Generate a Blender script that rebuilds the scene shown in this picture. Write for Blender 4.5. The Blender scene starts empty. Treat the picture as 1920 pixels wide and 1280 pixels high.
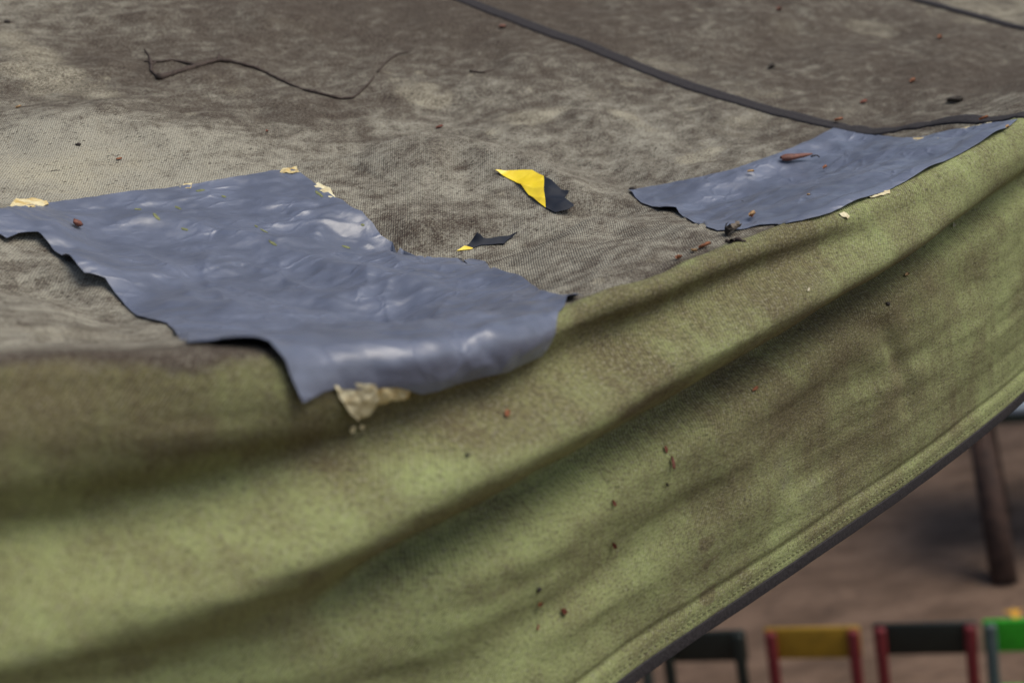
import bpy, bmesh, math, random
import numpy as np
from mathutils import Vector, Matrix, noise as mnoise
from mathutils.geometry import delaunay_2d_cdt

# ------------------------------------------------------------------ camera, sky, sun, exposure
sc = bpy.context.scene
COL = sc.collection
FPX = 2667.0
PITCH, ROLL, CAMH = math.radians(14.8), math.radians(9.0), 3.0
Fv = np.array([0, math.cos(PITCH), -math.sin(PITCH)])
R0 = np.array([1.0, 0, 0]); U0 = np.array([0, math.sin(PITCH), math.cos(PITCH)])
Rv = math.cos(ROLL) * R0 - math.sin(ROLL) * U0
Uv = math.sin(ROLL) * R0 + math.cos(ROLL) * U0
Cv = np.array([0, 0, CAMH])
cam = bpy.data.objects.new('camera', bpy.data.cameras.new('camera')); COL.objects.link(cam)
cam.matrix_world = Matrix(((Rv[0], Uv[0], -Fv[0], Cv[0]), (Rv[1], Uv[1], -Fv[1], Cv[1]), (Rv[2], Uv[2], -Fv[2], Cv[2]), (0, 0, 0, 1)))
cam.data.sensor_width = 36; cam.data.lens = 36 * FPX / 1920
cam.data.clip_start = 0.02; cam.data.clip_end = 500
cam.data.dof.use_dof = True; cam.data.dof.focus_distance = 0.61; cam.data.dof.aperture_fstop = 11.0
sc.camera = cam

world = bpy.data.worlds.new('World'); sc.world = world; world.use_nodes = True
wn = world.node_tree; bg = wn.nodes['Background']
SUN_EL, SUN_ROT = math.radians(56), math.radians(97)
sky = wn.nodes.new('ShaderNodeTexSky'); sky.sky_type = 'NISHITA'; sky.sun_disc = False
sky.air_density = 1.0; sky.dust_density = 3.0; sky.ozone_density = 1.0; sky.sun_elevation = SUN_EL; sky.sun_rotation = SUN_ROT
wn.links.new(sky.outputs[0], bg.inputs[0]); bg.inputs[1].default_value = 0.095
sun = bpy.data.objects.new('sun', bpy.data.lights.new('sun', 'SUN')); COL.objects.link(sun)
sun.data.energy = 1.85; sun.data.angle = math.radians(45); sun.data.color = (1, 0.955, 0.86)
sd = Vector((math.sin(SUN_ROT) * math.cos(SUN_EL), math.cos(SUN_ROT) * math.cos(SUN_EL), math.sin(SUN_EL)))
sun.rotation_euler = sd.to_track_quat('Z', 'Y').to_euler()
sc.view_settings.view_transform = 'Standard'; sc.view_settings.look = 'None'
sc.view_settings.gamma = 1; sc.view_settings.exposure = 0.4

def ray(x, y): return Fv + (x - 960) / FPX * Rv + (640 - y) / FPX * Uv
def pt(x, y, d): return Cv + d * ray(x, y)
def onz(x, y, z):
    r = ray(x, y); return Cv + r * ((z - CAMH) / r[2])
def project(P):
    q = P - Cv; d = q @ Fv
    return 960 + FPX * (q @ Rv) / d, 640 - FPX * (q @ Uv) / d, d

# ------------------------------------------------------------------ helpers
rng = random.Random(7)
def tag(o, label=None, cat=None, group=None, kind=None):
    if label: o['label'] = label
    if cat: o['category'] = cat
    if group: o['group'] = group
    if kind: o['kind'] = kind
    return o
def link(name, me, mat, parent=None):
    o = bpy.data.objects.new(name, me); COL.objects.link(o)
    if mat and not me.materials: me.materials.append(mat)
    if parent: o.parent = parent
    return o
def empty(name, loc=(0, 0, 0), rz=0):
    o = bpy.data.objects.new(name, None); COL.objects.link(o)
    o.location = loc; o.rotation_euler = (0, 0, rz); o.empty_display_size = 0.02
    return o
def mesh(name, v, f, smooth=True):
    me = bpy.data.meshes.new(name); me.from_pydata([tuple(map(float, p)) for p in v], [], [tuple(map(int, q)) for q in f]); me.update()
    if smooth: me.polygons.foreach_set('use_smooth', [True] * len(me.polygons))
    return me
_lat = np.random.RandomState(3).rand(256, 256)
def vnoise(x, y, seed=0):
    x = np.asarray(x) + seed * 17.37; y = np.asarray(y) + seed * 5.91
    xi = np.floor(x).astype(int); yi = np.floor(y).astype(int); fx = x - xi; fy = y - yi
    fx = fx * fx * fx * (fx * (fx * 6 - 15) + 10); fy = fy * fy * fy * (fy * (fy * 6 - 15) + 10)
    g = lambda a, b: _lat[a % 256, b % 256]
    return (g(xi, yi) * (1 - fx) + g(xi + 1, yi) * fx) * (1 - fy) + (g(xi, yi + 1) * (1 - fx) + g(xi + 1, yi + 1) * fx) * fy - 0.5
def fbm(x, y, seed=0, oct=4):
    a, s, t = 1.0, 1.0, 0
    for k in range(oct): t = t + a * vnoise(x * s, y * s, seed + k * 3); a *= 0.5; s *= 2.03
    return t

class NT:
    def __init__(s, name):
        s.m = bpy.data.materials.new(name); s.m.use_nodes = True; s.t = s.m.node_tree
        s.b = s.t.nodes['Principled BSDF']
    def n(s, typ, **kw):
        o = s.t.nodes.new('ShaderNode' + typ)
        for k, v in kw.items():
            if k.startswith('i_'):
                key = k[2:]; key = int(key) if key.isdigit() else key.replace('_', ' ')
                s.set(o.inputs[key], v)
            else: setattr(o, k, v)
        return o
    def set(s, inp, v):
        if hasattr(v, 'is_linked') or isinstance(v, bpy.types.NodeSocket): s.t.links.new(v, inp)
        else: inp.default_value = v
    def mix(s, a, b, f, blend='MIX'):
        o = s.n('Mix', data_type='RGBA', blend_type=blend)
        for i, v in ((0, f), (6, a), (7, b)):
            if isinstance(v, tuple) and len(v) == 3: v = v + (1,)
            s.set(o.inputs[i], v)
        return o.outputs[2]
    def math(s, op, a, b=0.0, clamp=False):
        o = s.n('Math', operation=op); o.use_clamp = clamp; s.set(o.inputs[0], a); s.set(o.inputs[1], b); return o.outputs[0]
    def ramp(s, f, lo, hi, a=0.0, b=1.0):
        o = s.n('MapRange'); o.interpolation_type = 'SMOOTHSTEP'
        for i, v in enumerate((f, lo, hi, a, b)): s.set(o.inputs[i], v)
        return o.outputs[0]
    def mapping(s, vec, scale, rot=0.0):
        o = s.n('Mapping'); s.set(o.inputs[0], vec); o.inputs['Scale'].default_value = scale; o.inputs['Rotation'].default_value = (0, 0, rot); return o.outputs[0]
    def noise(s, vec, scale, detail=4, rough=0.55):
        o = s.n('TexNoise'); s.set(o.inputs['Vector'], vec); o.inputs['Scale'].default_value = scale
        o.inputs['Detail'].default_value = detail; o.inputs['Roughness'].default_value = rough; return o.outputs[0]
    def bump(s, h, dist, strength=1.0, prev=None):
        o = s.n('Bump'); o.inputs['Distance'].default_value = dist; o.inputs['Strength'].default_value = strength
        s.set(o.inputs['Height'], h)
        if prev is not None: s.set(o.inputs['Normal'], prev)
        return o.outputs[0]
    def out(s, col=None, rough=None, nrm=None, spec=None, metal=None):
        if col is not None: s.set(s.b.inputs['Base Color'], col if not (isinstance(col, tuple) and len(col) == 3) else col + (1,))
        if rough is not None: s.set(s.b.inputs['Roughness'], rough)
        if nrm is not None: s.set(s.b.inputs['Normal'], nrm)
        if spec is not None: s.set(s.b.inputs['Specular IOR Level'], spec)
        if metal is not None: s.set(s.b.inputs['Metallic'], metal)
        return s.m

def canvas_material():
    k = NT('weathered_canvas')
    uv = k.n('UVMap').outputs[0]
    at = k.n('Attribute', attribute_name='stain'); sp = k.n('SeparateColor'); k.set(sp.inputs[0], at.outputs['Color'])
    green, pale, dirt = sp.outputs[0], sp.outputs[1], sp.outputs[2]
    st = k.mapping(uv, (1.0, 1.5, 1), 0.35)
    big = k.noise(st, 22, 5, 0.6); mid = k.noise(st, 95, 5, 0.62); fine = k.noise(k.mapping(uv, (1, 1.7, 1), 0.25), 560, 5, 0.72)
    grain = k.noise(k.mapping(uv, (0.8, 1.8, 1), 0.3), 1250, 3, 0.7)
    # roof cloth: brown grime over greyish beige
    g = k.math('ADD', k.math('MULTIPLY', big, 0.7), k.math('MULTIPLY', mid, 1.3))
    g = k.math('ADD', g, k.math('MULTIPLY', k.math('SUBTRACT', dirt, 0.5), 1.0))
    gr0 = g
    g = k.ramp(g, 0.62, 1.62)
    roof = k.mix((0.36, 0.342, 0.275), (0.086, 0.069, 0.055), g)
    pl = k.ramp(k.math('ADD', pale, k.math('MULTIPLY', k.math('SUBTRACT', k.math('ADD', k.math('MULTIPLY', mid, .6), k.math('MULTIPLY', fine, .4)), 0.5), 1.3)), 0.12, 0.75, 0, .85)
    # algae green cloth
    gg = k.math('ADD', k.math('MULTIPLY', k.noise(k.mapping(uv, (1, 1.2, 1)), 24, 4, 0.55), 1.0), k.math('MULTIPLY', mid, 0.45))
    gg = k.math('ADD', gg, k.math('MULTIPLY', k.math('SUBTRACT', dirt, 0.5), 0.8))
    gg = k.math('ADD', gg, k.math('MULTIPLY', k.math('SUBTRACT', k.noise(k.mapping(uv, (5.0, .7, 1)), 28, 4, .6), .5), .5))
    gg = k.ramp(gg, 0.4, 1.35)
    grn = k.mix((0.325, 0.375, 0.155), (0.175, 0.155, 0.074), gg)
    gm = k.ramp(k.math('ADD', green, k.math('MULTIPLY', k.math('SUBTRACT', mid, 0.5), 0.55)), 0.25, 0.75)
    col = k.mix(roof, grn, gm)
    # fine grime mottling, dark specks
    col = k.mix(col, (0.43, 0.40, 0.30), k.math('MULTIPLY', pl, k.math('SUBTRACT', 1.0, gm)))
    col = k.mix(col, (0.055, 0.038, 0.03), k.math('MULTIPLY', k.ramp(k.math('ADD', fine, k.math('MULTIPLY', k.math('SUBTRACT', k.mix(g, gg, gm), .5), k.ramp(gm, 0, 1, .13, .07))), 0.47, 0.60, 0, 0.78), k.math('SUBTRACT', 1.0, k.math('MULTIPLY', gm, .4))))
    col = k.mix(col, (0.06, 0.046, 0.036), k.math('MULTIPLY', k.ramp(k.math('ADD', grain, k.math('MULTIPLY', k.math('SUBTRACT', k.mix(g, gg, gm), .5), k.ramp(gm, 0, 1, .12, .06))), 0.49, 0.59, 0, 0.66), k.math('SUBTRACT', 1.0, k.math('MULTIPLY', gm, .4))))
    col = k.mix(col, (0.38, 0.36, 0.27), k.ramp(k.noise(k.mapping(uv, (1, 2.2, 1)), 700, 3, 0.6), 0.53, 0.64, 0, 0.4))
    spk = k.n('TexVoronoi'); k.set(spk.inputs['Vector'], k.mapping(uv, (0.55, 1.5, 1), 0.25)); spk.inputs['Scale'].default_value = 420
    speck = k.math('MULTIPLY', k.ramp(spk.outputs['Distance'], 0.16, 0.28, 1, 0), k.ramp(k.noise(uv, 75, 3), 0.42, 0.62))
    col = k.mix(col, (0.03, 0.024, 0.02), k.math('MULTIPLY', speck, k.math('SUBTRACT', .8, k.math('MULTIPLY', gm, .4))))
    # twill weave
    wv = k.n('TexWave', wave_type='BANDS', bands_direction='DIAGONAL', wave_profile='SIN')
    k.set(wv.inputs['Vector'], k.mapping(uv, (1, -1, 0))); wv.inputs['Scale'].default_value = 460; wv.inputs['Distortion'].default_value = 0.6
    wv.inputs['Detail'].default_value = 1
    wf = wv.outputs['Fac']
    col = k.mix(col, k.mix(col, (0.52, 0.5, 0.5), 1.0, 'MULTIPLY'), k.math('MULTIPLY', k.ramp(wf, 0.8, 0.15, 0, 0.42), k.math('SUBTRACT', 1.0, k.math('MULTIPLY', gm, .6))))
    b = k.bump(mid, 0.0018, 0.5); b = k.bump(fine, 0.0006, 0.6, b); b = k.bump(wf, 0.00025, 0.8, b)
    return k.out(col, 0.92, b, 0.15)

def tape_material():
    k = NT('grey_cloth_tape')
    uv = k.n('UVMap').outputs[0]
    n1 = k.noise(uv, 40, 4); n2 = k.noise(k.mapping(uv, (1, 2, 1)), 160, 5, 0.6); n3 = k.noise(uv, 900, 3)
    col = k.mix((0.10, 0.115, 0.16), (0.128, 0.147, 0.205), k.ramp(n1, 0.35, 0.65))
    col = k.mix(col, (0.12, 0.115, 0.11), k.ramp(n2, 0.62, 0.8, 0, 0.5))
    col = k.mix(col, (0.30, 0.30, 0.20), k.ramp(k.noise(k.mapping(uv, (1, 2.5, 1), 0.4), 210, 4, 0.7), 0.69, 0.74, 0, 0.8))
    rn = k.n('TexNoise', noise_type='RIDGED_MULTIFRACTAL'); k.set(rn.inputs['Vector'], k.mapping(uv, (1, 3.2, 1), 0.45)); rn.inputs['Scale'].default_value = 26; rn.inputs['Detail'].default_value = 2.5; rn.inputs['Roughness'].default_value = .45
    b = k.bump(k.noise(k.mapping(uv, (1, 1.6, 1)), 30, 2, 0.4), 0.003, 0.5); b = k.bump(rn.outputs[0], 0.0012, 0.8, b)
    wob = k.n('VectorMath', operation='ADD'); k.set(wob.inputs[0], k.mapping(uv, (1, 1.7, 1), 0.3)); wn_ = k.n('TexNoise'); k.set(wn_.inputs['Vector'], uv); wn_.inputs['Scale'].default_value = 70
    sc3 = k.n('VectorMath', operation='SCALE'); k.set(sc3.inputs[0], wn_.outputs['Color']); sc3.inputs['Scale'].default_value = .012; k.set(wob.inputs[1], sc3.outputs[0])
    vo_ = k.n('TexVoronoi', feature='DISTANCE_TO_EDGE'); k.set(vo_.inputs['Vector'], wob.outputs[0]); vo_.inputs['Scale'].default_value = 75
    b = k.bump(k.math('MULTIPLY', k.ramp(vo_.outputs['Distance'], 0.0, 0.16, 1, 0), k.ramp(n1, .45, .65)), 0.0005, 0.5, b)
    vc = k.n('TexVoronoi', feature='F1'); k.set(vc.inputs['Vector'], wob.outputs[0]); vc.inputs['Scale'].default_value = 75
    b = k.bump(vc.outputs['Distance'], 0.0012, 0.28, b); b = k.bump(n2, 0.0004, 0.4, b); b = k.bump(n3, 0.00004, 0.5, b)
    return k.out(col, k.ramp(n2, 0.3, 0.8, 0.32, 0.44), b, 0.7)

def plain(name, col, col2=None, rough=0.6, scale=300, spec=0.4, bump=0.0):
    k = NT(name)
    tc = k.n('TexCoord').outputs['Object']
    n = k.noise(tc, scale, 4, 0.6)
    c = k.mix(col, col2 or tuple(x * 0.6 for x in col), k.ramp(n, 0.35, 0.7))
    nr = k.bump(n, bump, 0.7) if bump else None
    return k.out(c, rough, nr, spec)

CANVAS = canvas_material(); TAPE = tape_material()

# ------------------------------------------------------------------ ground
def ground_material():
    k = NT('trodden_earth')
    tc = k.n('TexCoord').outputs['Object']
    s = k.mapping(tc, (1, 2.2, 1))
    a = k.noise(s, 2.2, 6, 0.6); b_ = k.noise(s, 11, 5, 0.6); c_ = k.noise(tc, 60, 4, 0.6)
    col = k.mix((0.112, 0.072, 0.049), (0.192, 0.126, 0.088), k.ramp(a, 0.35, 0.65))
    col = k.mix(col, (0.06, 0.04, 0.03), k.ramp(b_, 0.5, 0.72, 0, 0.7))
    col = k.mix(col, (0.25, 0.13, 0.06), k.ramp(c_, 0.62, 0.72, 0, 0.6))
    return k.out(col, 0.9, k.bump(c_, 0.02, 0.4), 0.2)
gm_v = []; gm_f = []
NG = 60
gs = np.sign(np.linspace(-1, 1, NG)) * np.abs(np.linspace(-1, 1, NG)) ** 2.5 * 150
for yy in gs:
    for xx in gs: gm_v.append((xx + 1, yy + 4, 0.03 * float(vnoise(xx * 0.7, yy * 0.7)) if abs(xx) < 20 and abs(yy) < 20 else 0))
for j in range(NG - 1):
    for i in range(NG - 1): gm_f.append((j * NG + i, j * NG + i + 1, (j + 1) * NG + i + 1, (j + 1) * NG + i))
tag(link('ground', mesh('ground', gm_v, gm_f), ground_material()), 'reddish brown trodden earth under the canopy', kind='structure')

# ------------------------------------------------------------------ canopy surface S(u, q): u along the eave, q up the roof (q<0: down the valance)
VP = np.array([3607.0, -490.0])
dir3 = ray(*VP); dir3 /= np.linalg.norm(dir3)
T = dir3.copy(); T[2] = 0; T /= np.linalg.norm(T); N = np.array([-T[1], T[0], 0.0])
dep = lambda x: 1203.0 / (3607.0 - x)
ctrl = [(-1500, 470, .235), (-900, 590, .265), (-450, 640, .298), (0, 662, .338), (250, 663, .361), (560, 652, .392), (800, 636, .42), (960, 610, .448),
        (1080, 570, None), (1180, 532, None), (1280, 495, None), (1390, 455, None), (1500, 413, None), (1611, 370, None), (1736, 315, None), (1830, 268, None),
        (1912, 221, None), (2050, 162, None), (2200, 100, None), (2400, 16, None), (2600, -68, None), (2850, -173, None)]
P = np.array([pt(x, y, d if d else dep(x)) for x, y, d in ctrl])
def catmull(P, n=40):
    out = []
    Q = np.vstack([2 * P[0] - P[1], P, 2 * P[-1] - P[-2]])
    for i in range(1, len(Q) - 2):
        p0, p1, p2, p3 = Q[i - 1:i + 3]
        t0 = 0; t1 = np.linalg.norm(p1 - p0) ** .5; t2 = t1 + np.linalg.norm(p2 - p1) ** .5; t3 = t2 + np.linalg.norm(p3 - p2) ** .5
        for t in np.linspace(t1, t2, n, endpoint=False):
            A1 = (t1 - t) / (t1 - t0) * p0 + (t - t0) / (t1 - t0) * p1; A2 = (t2 - t) / (t2 - t1) * p1 + (t - t1) / (t2 - t1) * p2
            A3 = (t3 - t) / (t3 - t2) * p2 + (t - t2) / (t3 - t2) * p3
            B1 = (t2 - t) / (t2 - t0) * A1 + (t - t0) / (t2 - t0) * A2; B2 = (t3 - t) / (t3 - t1) * A2 + (t - t1) / (t3 - t1) * A3
            out.append((t2 - t) / (t2 - t1) * B1 + (t - t1) / (t2 - t1) * B2)
    out.append(P[-1]); return np.array(out)
EC = catmull(P)
arc = np.concatenate([[0], np.cumsum(np.linalg.norm(np.diff(EC, axis=0), axis=1))])
idx = lambda k: arc[k * 40]
U_1080 = idx(8); U_S1 = idx(16)
def Epos(u): return np.stack([np.interp(u, arc, EC[:, c]) for c in range(3)], -1)

HEM = 0.136
pv = np.array([0, .018, .032, .056, .078, .107, .147, .197, .235, .275, .317, .375, .6, .9, 1.5])
pz = np.array([0, .0002, -.0007, -.0032, -.0044, 0, .0091, .0248, .0388, .0554, .0704, .0926, .180, .305, .57])
vd = np.linspace(0, 1.5, 1500); zd = np.interp(vd, pv, pz)
ker = np.hanning(25); ker /= ker.sum(); zd = np.convolve(np.pad(zd, 12, mode='edge'), ker, 'valid')
zd = zd - zd[0]
NU, NV, NR = 820, 190, 330
# spacing grows with distance from the camera
ug = [0.0]
while ug[-1] < arc[-1]:
    d = float((Epos(ug[-1]) - Cv) @ Fv); ug.append(ug[-1] + 0.0024 * d)
ug = np.array(ug); ug[-1] = arc[-1]; NU = len(ug)
qv = -np.linspace(HEM, 0, NV, endpoint=False)
qr = np.linspace(0, 1, NR) ** 1.55 * 1.45
qg = np.concatenate([qv, qr]); NQ = len(qg)
Ug, Qg = np.meshgrid(ug, qg, indexing='ij')
def base(U, Q):
    E = Epos(U)
    r = 0.0065 - 0.0005 * np.clip((U_1080 - U) / 0.15, 0, 1)
    z = np.interp(np.maximum(Q, 0), vd, zd) * np.where(Q > 0, 1, 0)
    n = np.maximum(Q, 0)
    w = np.maximum(-Q, 0); a = np.minimum(w / r, math.pi / 2)
    n = n - r * np.sin(a); z = z - r * (1 - np.cos(a)) - np.maximum(w - r * math.pi / 2, 0)
    return E + N * n[..., None] + np.array([0, 0, 1.0]) * z[..., None]
def grid_normals(G):
    du = np.gradient(G, axis=0); dq = np.gradient(G, axis=1)
    n = np.cross(du, dq); n /= np.linalg.norm(n, axis=-1, keepdims=True) + 1e-12
    return n
G = base(Ug, Qg); NB = grid_normals(G)
class Lookup:
    """pixel of the photograph -> (u, q) on the cloth"""
    def __init__(s, G):
        s.G = G; s.X, s.Y, s.D = project(G); s.st = 4
        s.cx = s.X[::4, ::4]; s.cy = s.Y[::4, ::4]
    def __call__(s, x, y):
        k = np.argmin((s.cx - x) ** 2 + (s.cy - y) ** 2); i, j = np.unravel_index(k, s.cx.shape)
        fi, fj = float(min(i * 4, NU - 2)), float(min(j * 4, NQ - 2))
        for _ in range(6):
            i0 = int(min(max(fi, 0), NU - 2)); j0 = int(min(max(fj, 0), NQ - 2)); a, b = fi - i0, fj - j0
            X00, X10, X01, Y00, Y10, Y01 = s.X[i0, j0], s.X[i0 + 1, j0], s.X[i0, j0 + 1], s.Y[i0, j0], s.Y[i0 + 1, j0], s.Y[i0, j0 + 1]
            J = np.array([[X10 - X00, X01 - X00], [Y10 - Y00, Y01 - Y00]])
            rx = x - (X00 + a * J[0, 0] + b * J[0, 1]); ry = y - (Y00 + a * J[1, 0] + b * J[1, 1])
            det = J[0, 0] * J[1, 1] - J[0, 1] * J[1, 0]
            if abs(det) < 1e-9: break
            di = (rx * J[1, 1] - ry * J[0, 1]) / det; dj = (J[0, 0] * ry - J[1, 0] * rx) / det
            fi += max(-6, min(6, di)); fj += max(-6, min(6, dj))
            fi = min(max(fi, 0), NU - 1.001); fj = min(max(fj, 0), NQ - 1.001)
            if abs(di) + abs(dj) < 1e-3: break
        return float(np.interp(fi, np.arange(NU), ug)), float(np.interp(fj, np.arange(NQ), qg))
def gauss_lines(L, lines, U, Q, sharp=False):
    D = np.zeros(U.shape)
    for amp, width, pts in lines:
        uq = [L(x, y) for x, y in pts]
        best = np.full(U.shape, 1e9); tt = np.zeros(U.shape)
        n = len(uq) - 1
        for k in range(n):
            ax, ay = uq[k]; bx, by = uq[k + 1]; dx, dy = bx - ax, by - ay; l2 = dx * dx + dy * dy + 1e-12
            t = np.clip(((U - ax) * dx + (Q - ay) * dy) / l2, 0, 1)
            d2 = (U - ax - t * dx) ** 2 + (Q - ay - t * dy) ** 2
            m = d2 < best; best = np.where(m, d2, best); tt = np.where(m, (k + t) / n, tt)
        fade = np.clip(np.minimum(tt, 1 - tt) * 5, 0, 1) ** 0.7
        D += amp * (np.exp(-np.sqrt(best + (width * .15) ** 2) / width) if sharp else np.exp(-best / width ** 2)) * (0.25 + 0.75 * fade if False else fade)
    return D
L0 = Lookup(G)
OUT = 200
folds = [  # amplitude, half width (m), pixels of the photograph
    (-.0090, .0085, [(-500, 1090), (0, 1002), (300, 945), (560, 875), (850, 768), (1050, 690), (1200, 618), (1430, 508), (1620, 440)]),
    (.0140, .0110, [(-500, 1330), (0, 1215), (300, 1130), (500, 1050), (700, 960), (850, 880), (1000, 800), (1200, 700), (1400, 590), (1600, 490), (1750, 395), (1900, 290), (2050, 210)]),
    (-.0165, .0070, [(560, 1165), (680, 1105), (820, 1030), (1000, 932), (1150, 850), (1300, 765), (1500, 635), (1700, 505), (1900, 365), (2060, 260)]),
    (.0030, .014, [(500, 1330), (800, 1170), (950, 1085), (1100, 985), (1250, 890), (1400, 790), (1550, 690)]),
    (-.0012, .009, [(700, 1340), (900, 1215), (1050, 1120), (1200, 1010), (1350, 905)]),
    (.0016, .009, [(900, 1310), (1050, 1200), (1200, 1100), (1350, 990), (1500, 880)]),
    (.0030, .007, [(1080, 575), (1200, 560), (1400, 480), (1600, 410), (1800, 310), (1950, 220)]),
    (-.0022, .006, [(1560, 560), (1660, 620), (1700, 720), (1690, 780)]),
    (.0045, .016, [(-500, 860), (0, 830), (250, 805), (480, 775), (640, 745)]),
    # roof: humps and hollows behind the eave
    (.0095, .019, [(690, 330), (850, 300), (1000, 330), (1110, 385)]),
    (-.0080, .015, [(600, 430), (780, 450), (950, 432), (1100, 400), (1200, 380)]),
    (.0050, .013, [(960, 500), (1040, 485), (1120, 440), (1240, 430), (1330, 460)]),
    (-.0030, .008, [(940, 575), (1080, 545), (1180, 520), (1270, 490)]),
    (.0032, .005, [(560, 312), (690, 298), (860, 270)]),
    (-.003, .02, [(560, 290), (800, 240), (1100, 300), (1300, 350)]),
    (.004, .03, [(0, 250), (250, 230), (500, 240)]),
    (.0060, .013, [(-150, 430), (0, 425), (80, 430), (140, 470)]),
    (-.0045, .012, [(-100, 520), (60, 520), (170, 560), (260, 610)]),
    (.003, .01, [(200, 400), (420, 420), (600, 500), (760, 540), (900, 560)]),
    (-.003, .012, [(300, 520), (500, 570), (700, 590), (880, 600)]),
    (.004, .03, [(1450, 130), (1650, 110), (1850, 130)]),
]
disp = gauss_lines(L0, folds, Ug, Qg)
fade_top = np.clip((1.4 - Qg) / 0.4, 0, 1)
disp += np.where(Qg > 0, 0.0065, 0.0035) * fbm(Ug * 16, Qg * 20, 1, 3) * np.clip(np.abs(Qg) / 0.02, 0, 1)
disp += 0.0013 * fbm(Ug * 70, Qg * 110, 5, 3) * np.clip((Qg + .01) / .03, 0.25, 1)
disp += np.where(Qg < 0, 0.0009 * fbm(Ug * 14, Qg * 130, 15, 2) + 0.0016 * fbm(Ug * 8 + Qg * 30, Qg * 60, 17, 2), 0)
flat = 1 - 0.8 * np.exp(-((Ug - U_S1) / .03) ** 2) - 0.8 * np.exp(-((Ug - U_S1 - .34) / .06) ** 2)
disp = np.where(Qg > .1, disp * flat, disp)
disp += 0.012 * fbm(Ug * 3.0, Qg * 3.4, 9, 2) * np.clip((Qg - .12) / .25, 0, 1)
near_hem = np.clip((Qg + HEM) / 0.016, 0, 1)
disp = np.where(Qg < 0, disp * near_hem, disp)
# stitched hem: a shallow groove 9 mm above the edge and a bead at the edge
wh = Qg + HEM
disp += np.where(Qg < 0, -0.0010 * np.exp(-((wh - .0092) / .0016) ** 2) + 0.0006 * np.exp(-((wh - .0015) / .0016) ** 2) + 0.0004 * np.exp(-((wh - .0055) / .0022) ** 2), 0)
G = G + NB * disp[..., None]
NRM = grid_normals(G)
L1 = Lookup(G)
def S(u, q, off=0.0):
    fi = np.interp(u, ug, np.arange(NU)); fj = np.interp(q, qg, np.arange(NQ))
    i = np.clip(fi.astype(int), 0, NU - 2); j = np.clip(fj.astype(int), 0, NQ - 2); a = (fi - i)[..., None]; b = (fj - j)[..., None]
    f = lambda A: (A[i, j] * (1 - a) + A[i + 1, j] * a) * (1 - b) + (A[i, j + 1] * (1 - a) + A[i + 1, j + 1] * a) * b
    n = f(NRM); n = n / np.linalg.norm(n, axis=-1, keepdims=True)
    return f(G) + n * np.asarray(off)[..., None], n
def S1(u, q, off=0.0):
    p, n = S(np.array([u]), np.array([q]), np.array([off])); return p[0], n[0]

# second seam stands one panel width further along the eave
U_S2 = None
best = 1e9
for us in np.linspace(U_S1 + 0.1, arc[-1], 200):
    p, _ = S(np.full(300, us), np.linspace(0.02, 1.2, 300)); x, y, d = project(p)
    m = np.min((x - 1825) ** 2 + (y - 30) ** 2)
    if m < best: best, U_S2 = m, us
# ---- stains
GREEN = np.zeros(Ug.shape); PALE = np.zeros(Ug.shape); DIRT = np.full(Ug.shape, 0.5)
lf = np.clip((U_1080 - Ug) / 0.12, 0, 1)
edge = 0.0025 * (1 - lf) - 0.006 * lf
GREEN = 1 / (1 + np.exp(-(edge - Qg + 0.004 * fbm(Ug * 60, Qg * 40, 2, 3)) / 0.0022))
GREEN = np.where(Qg < -0.02, 0.95 + 0.5 * fbm(Ug * 25, Qg * 60, 4, 4), GREEN)
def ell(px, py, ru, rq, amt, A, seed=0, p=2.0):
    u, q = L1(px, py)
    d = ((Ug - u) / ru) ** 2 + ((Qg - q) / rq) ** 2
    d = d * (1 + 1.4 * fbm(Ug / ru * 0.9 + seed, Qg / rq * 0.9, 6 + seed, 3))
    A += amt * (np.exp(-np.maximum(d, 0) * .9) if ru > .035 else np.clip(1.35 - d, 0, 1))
for px, py, ru, rq, a in [(790, 168, .020, .016, .9), (1010, 215, .020, .010, .9), (1310, 293, .022, .008, .9), (1170, 215, .010, .008, .6), (1250, 130, .022, .02, .55),
                          (1640, 55, .02, .02, .8), (1420, 170, .02, .02, .5), (20, 90, .03, .06, .9), (1850, 30, .05, .02, .8), (930, 245, .01, .006, .5), (450, 170, .012, .01, .5),
                          (1120, 180, .012, .01, .4), (1200, 235, .007, .02, .5), (1380, 245, .03, .012, .45), (60, 330, .04, .022, .55), (250, 300, .04, .02, .4), (1500, 60, .02, .02, .4),
                          (60, 620, .05, .012, .5), (300, 630, .04, .008, .4), (1220, 480, .015, .01, .45), (1000, 300, .01, .006, .4), (1560, 215, .03, .01, .4), (540, 50, .012, .012, .4), (1440, 210, .02, .01, .5)]:
    ell(px, py, ru, rq, a, PALE, int(px) % 7)
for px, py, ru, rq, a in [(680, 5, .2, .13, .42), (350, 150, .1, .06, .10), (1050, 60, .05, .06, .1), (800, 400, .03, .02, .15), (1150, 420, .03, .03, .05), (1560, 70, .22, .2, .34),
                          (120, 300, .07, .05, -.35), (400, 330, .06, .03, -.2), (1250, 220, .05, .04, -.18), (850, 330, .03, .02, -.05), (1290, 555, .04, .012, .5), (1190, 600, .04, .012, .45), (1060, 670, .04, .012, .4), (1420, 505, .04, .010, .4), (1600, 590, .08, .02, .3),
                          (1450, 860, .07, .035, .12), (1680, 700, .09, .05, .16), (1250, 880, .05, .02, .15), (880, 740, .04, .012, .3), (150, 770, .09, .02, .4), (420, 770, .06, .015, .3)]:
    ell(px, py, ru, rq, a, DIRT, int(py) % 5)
PALE += np.where(Ug > U_S2, 0.55, 0.0)
PALE = np.clip(PALE, 0, 1) * np.clip(0.75 + 0.9 * fbm(Ug * 70, Qg * 130, 8, 3), 0, 1); DIRT = np.clip(DIRT, 0, 1); GREEN = np.clip(GREEN, 0, 1)

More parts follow.
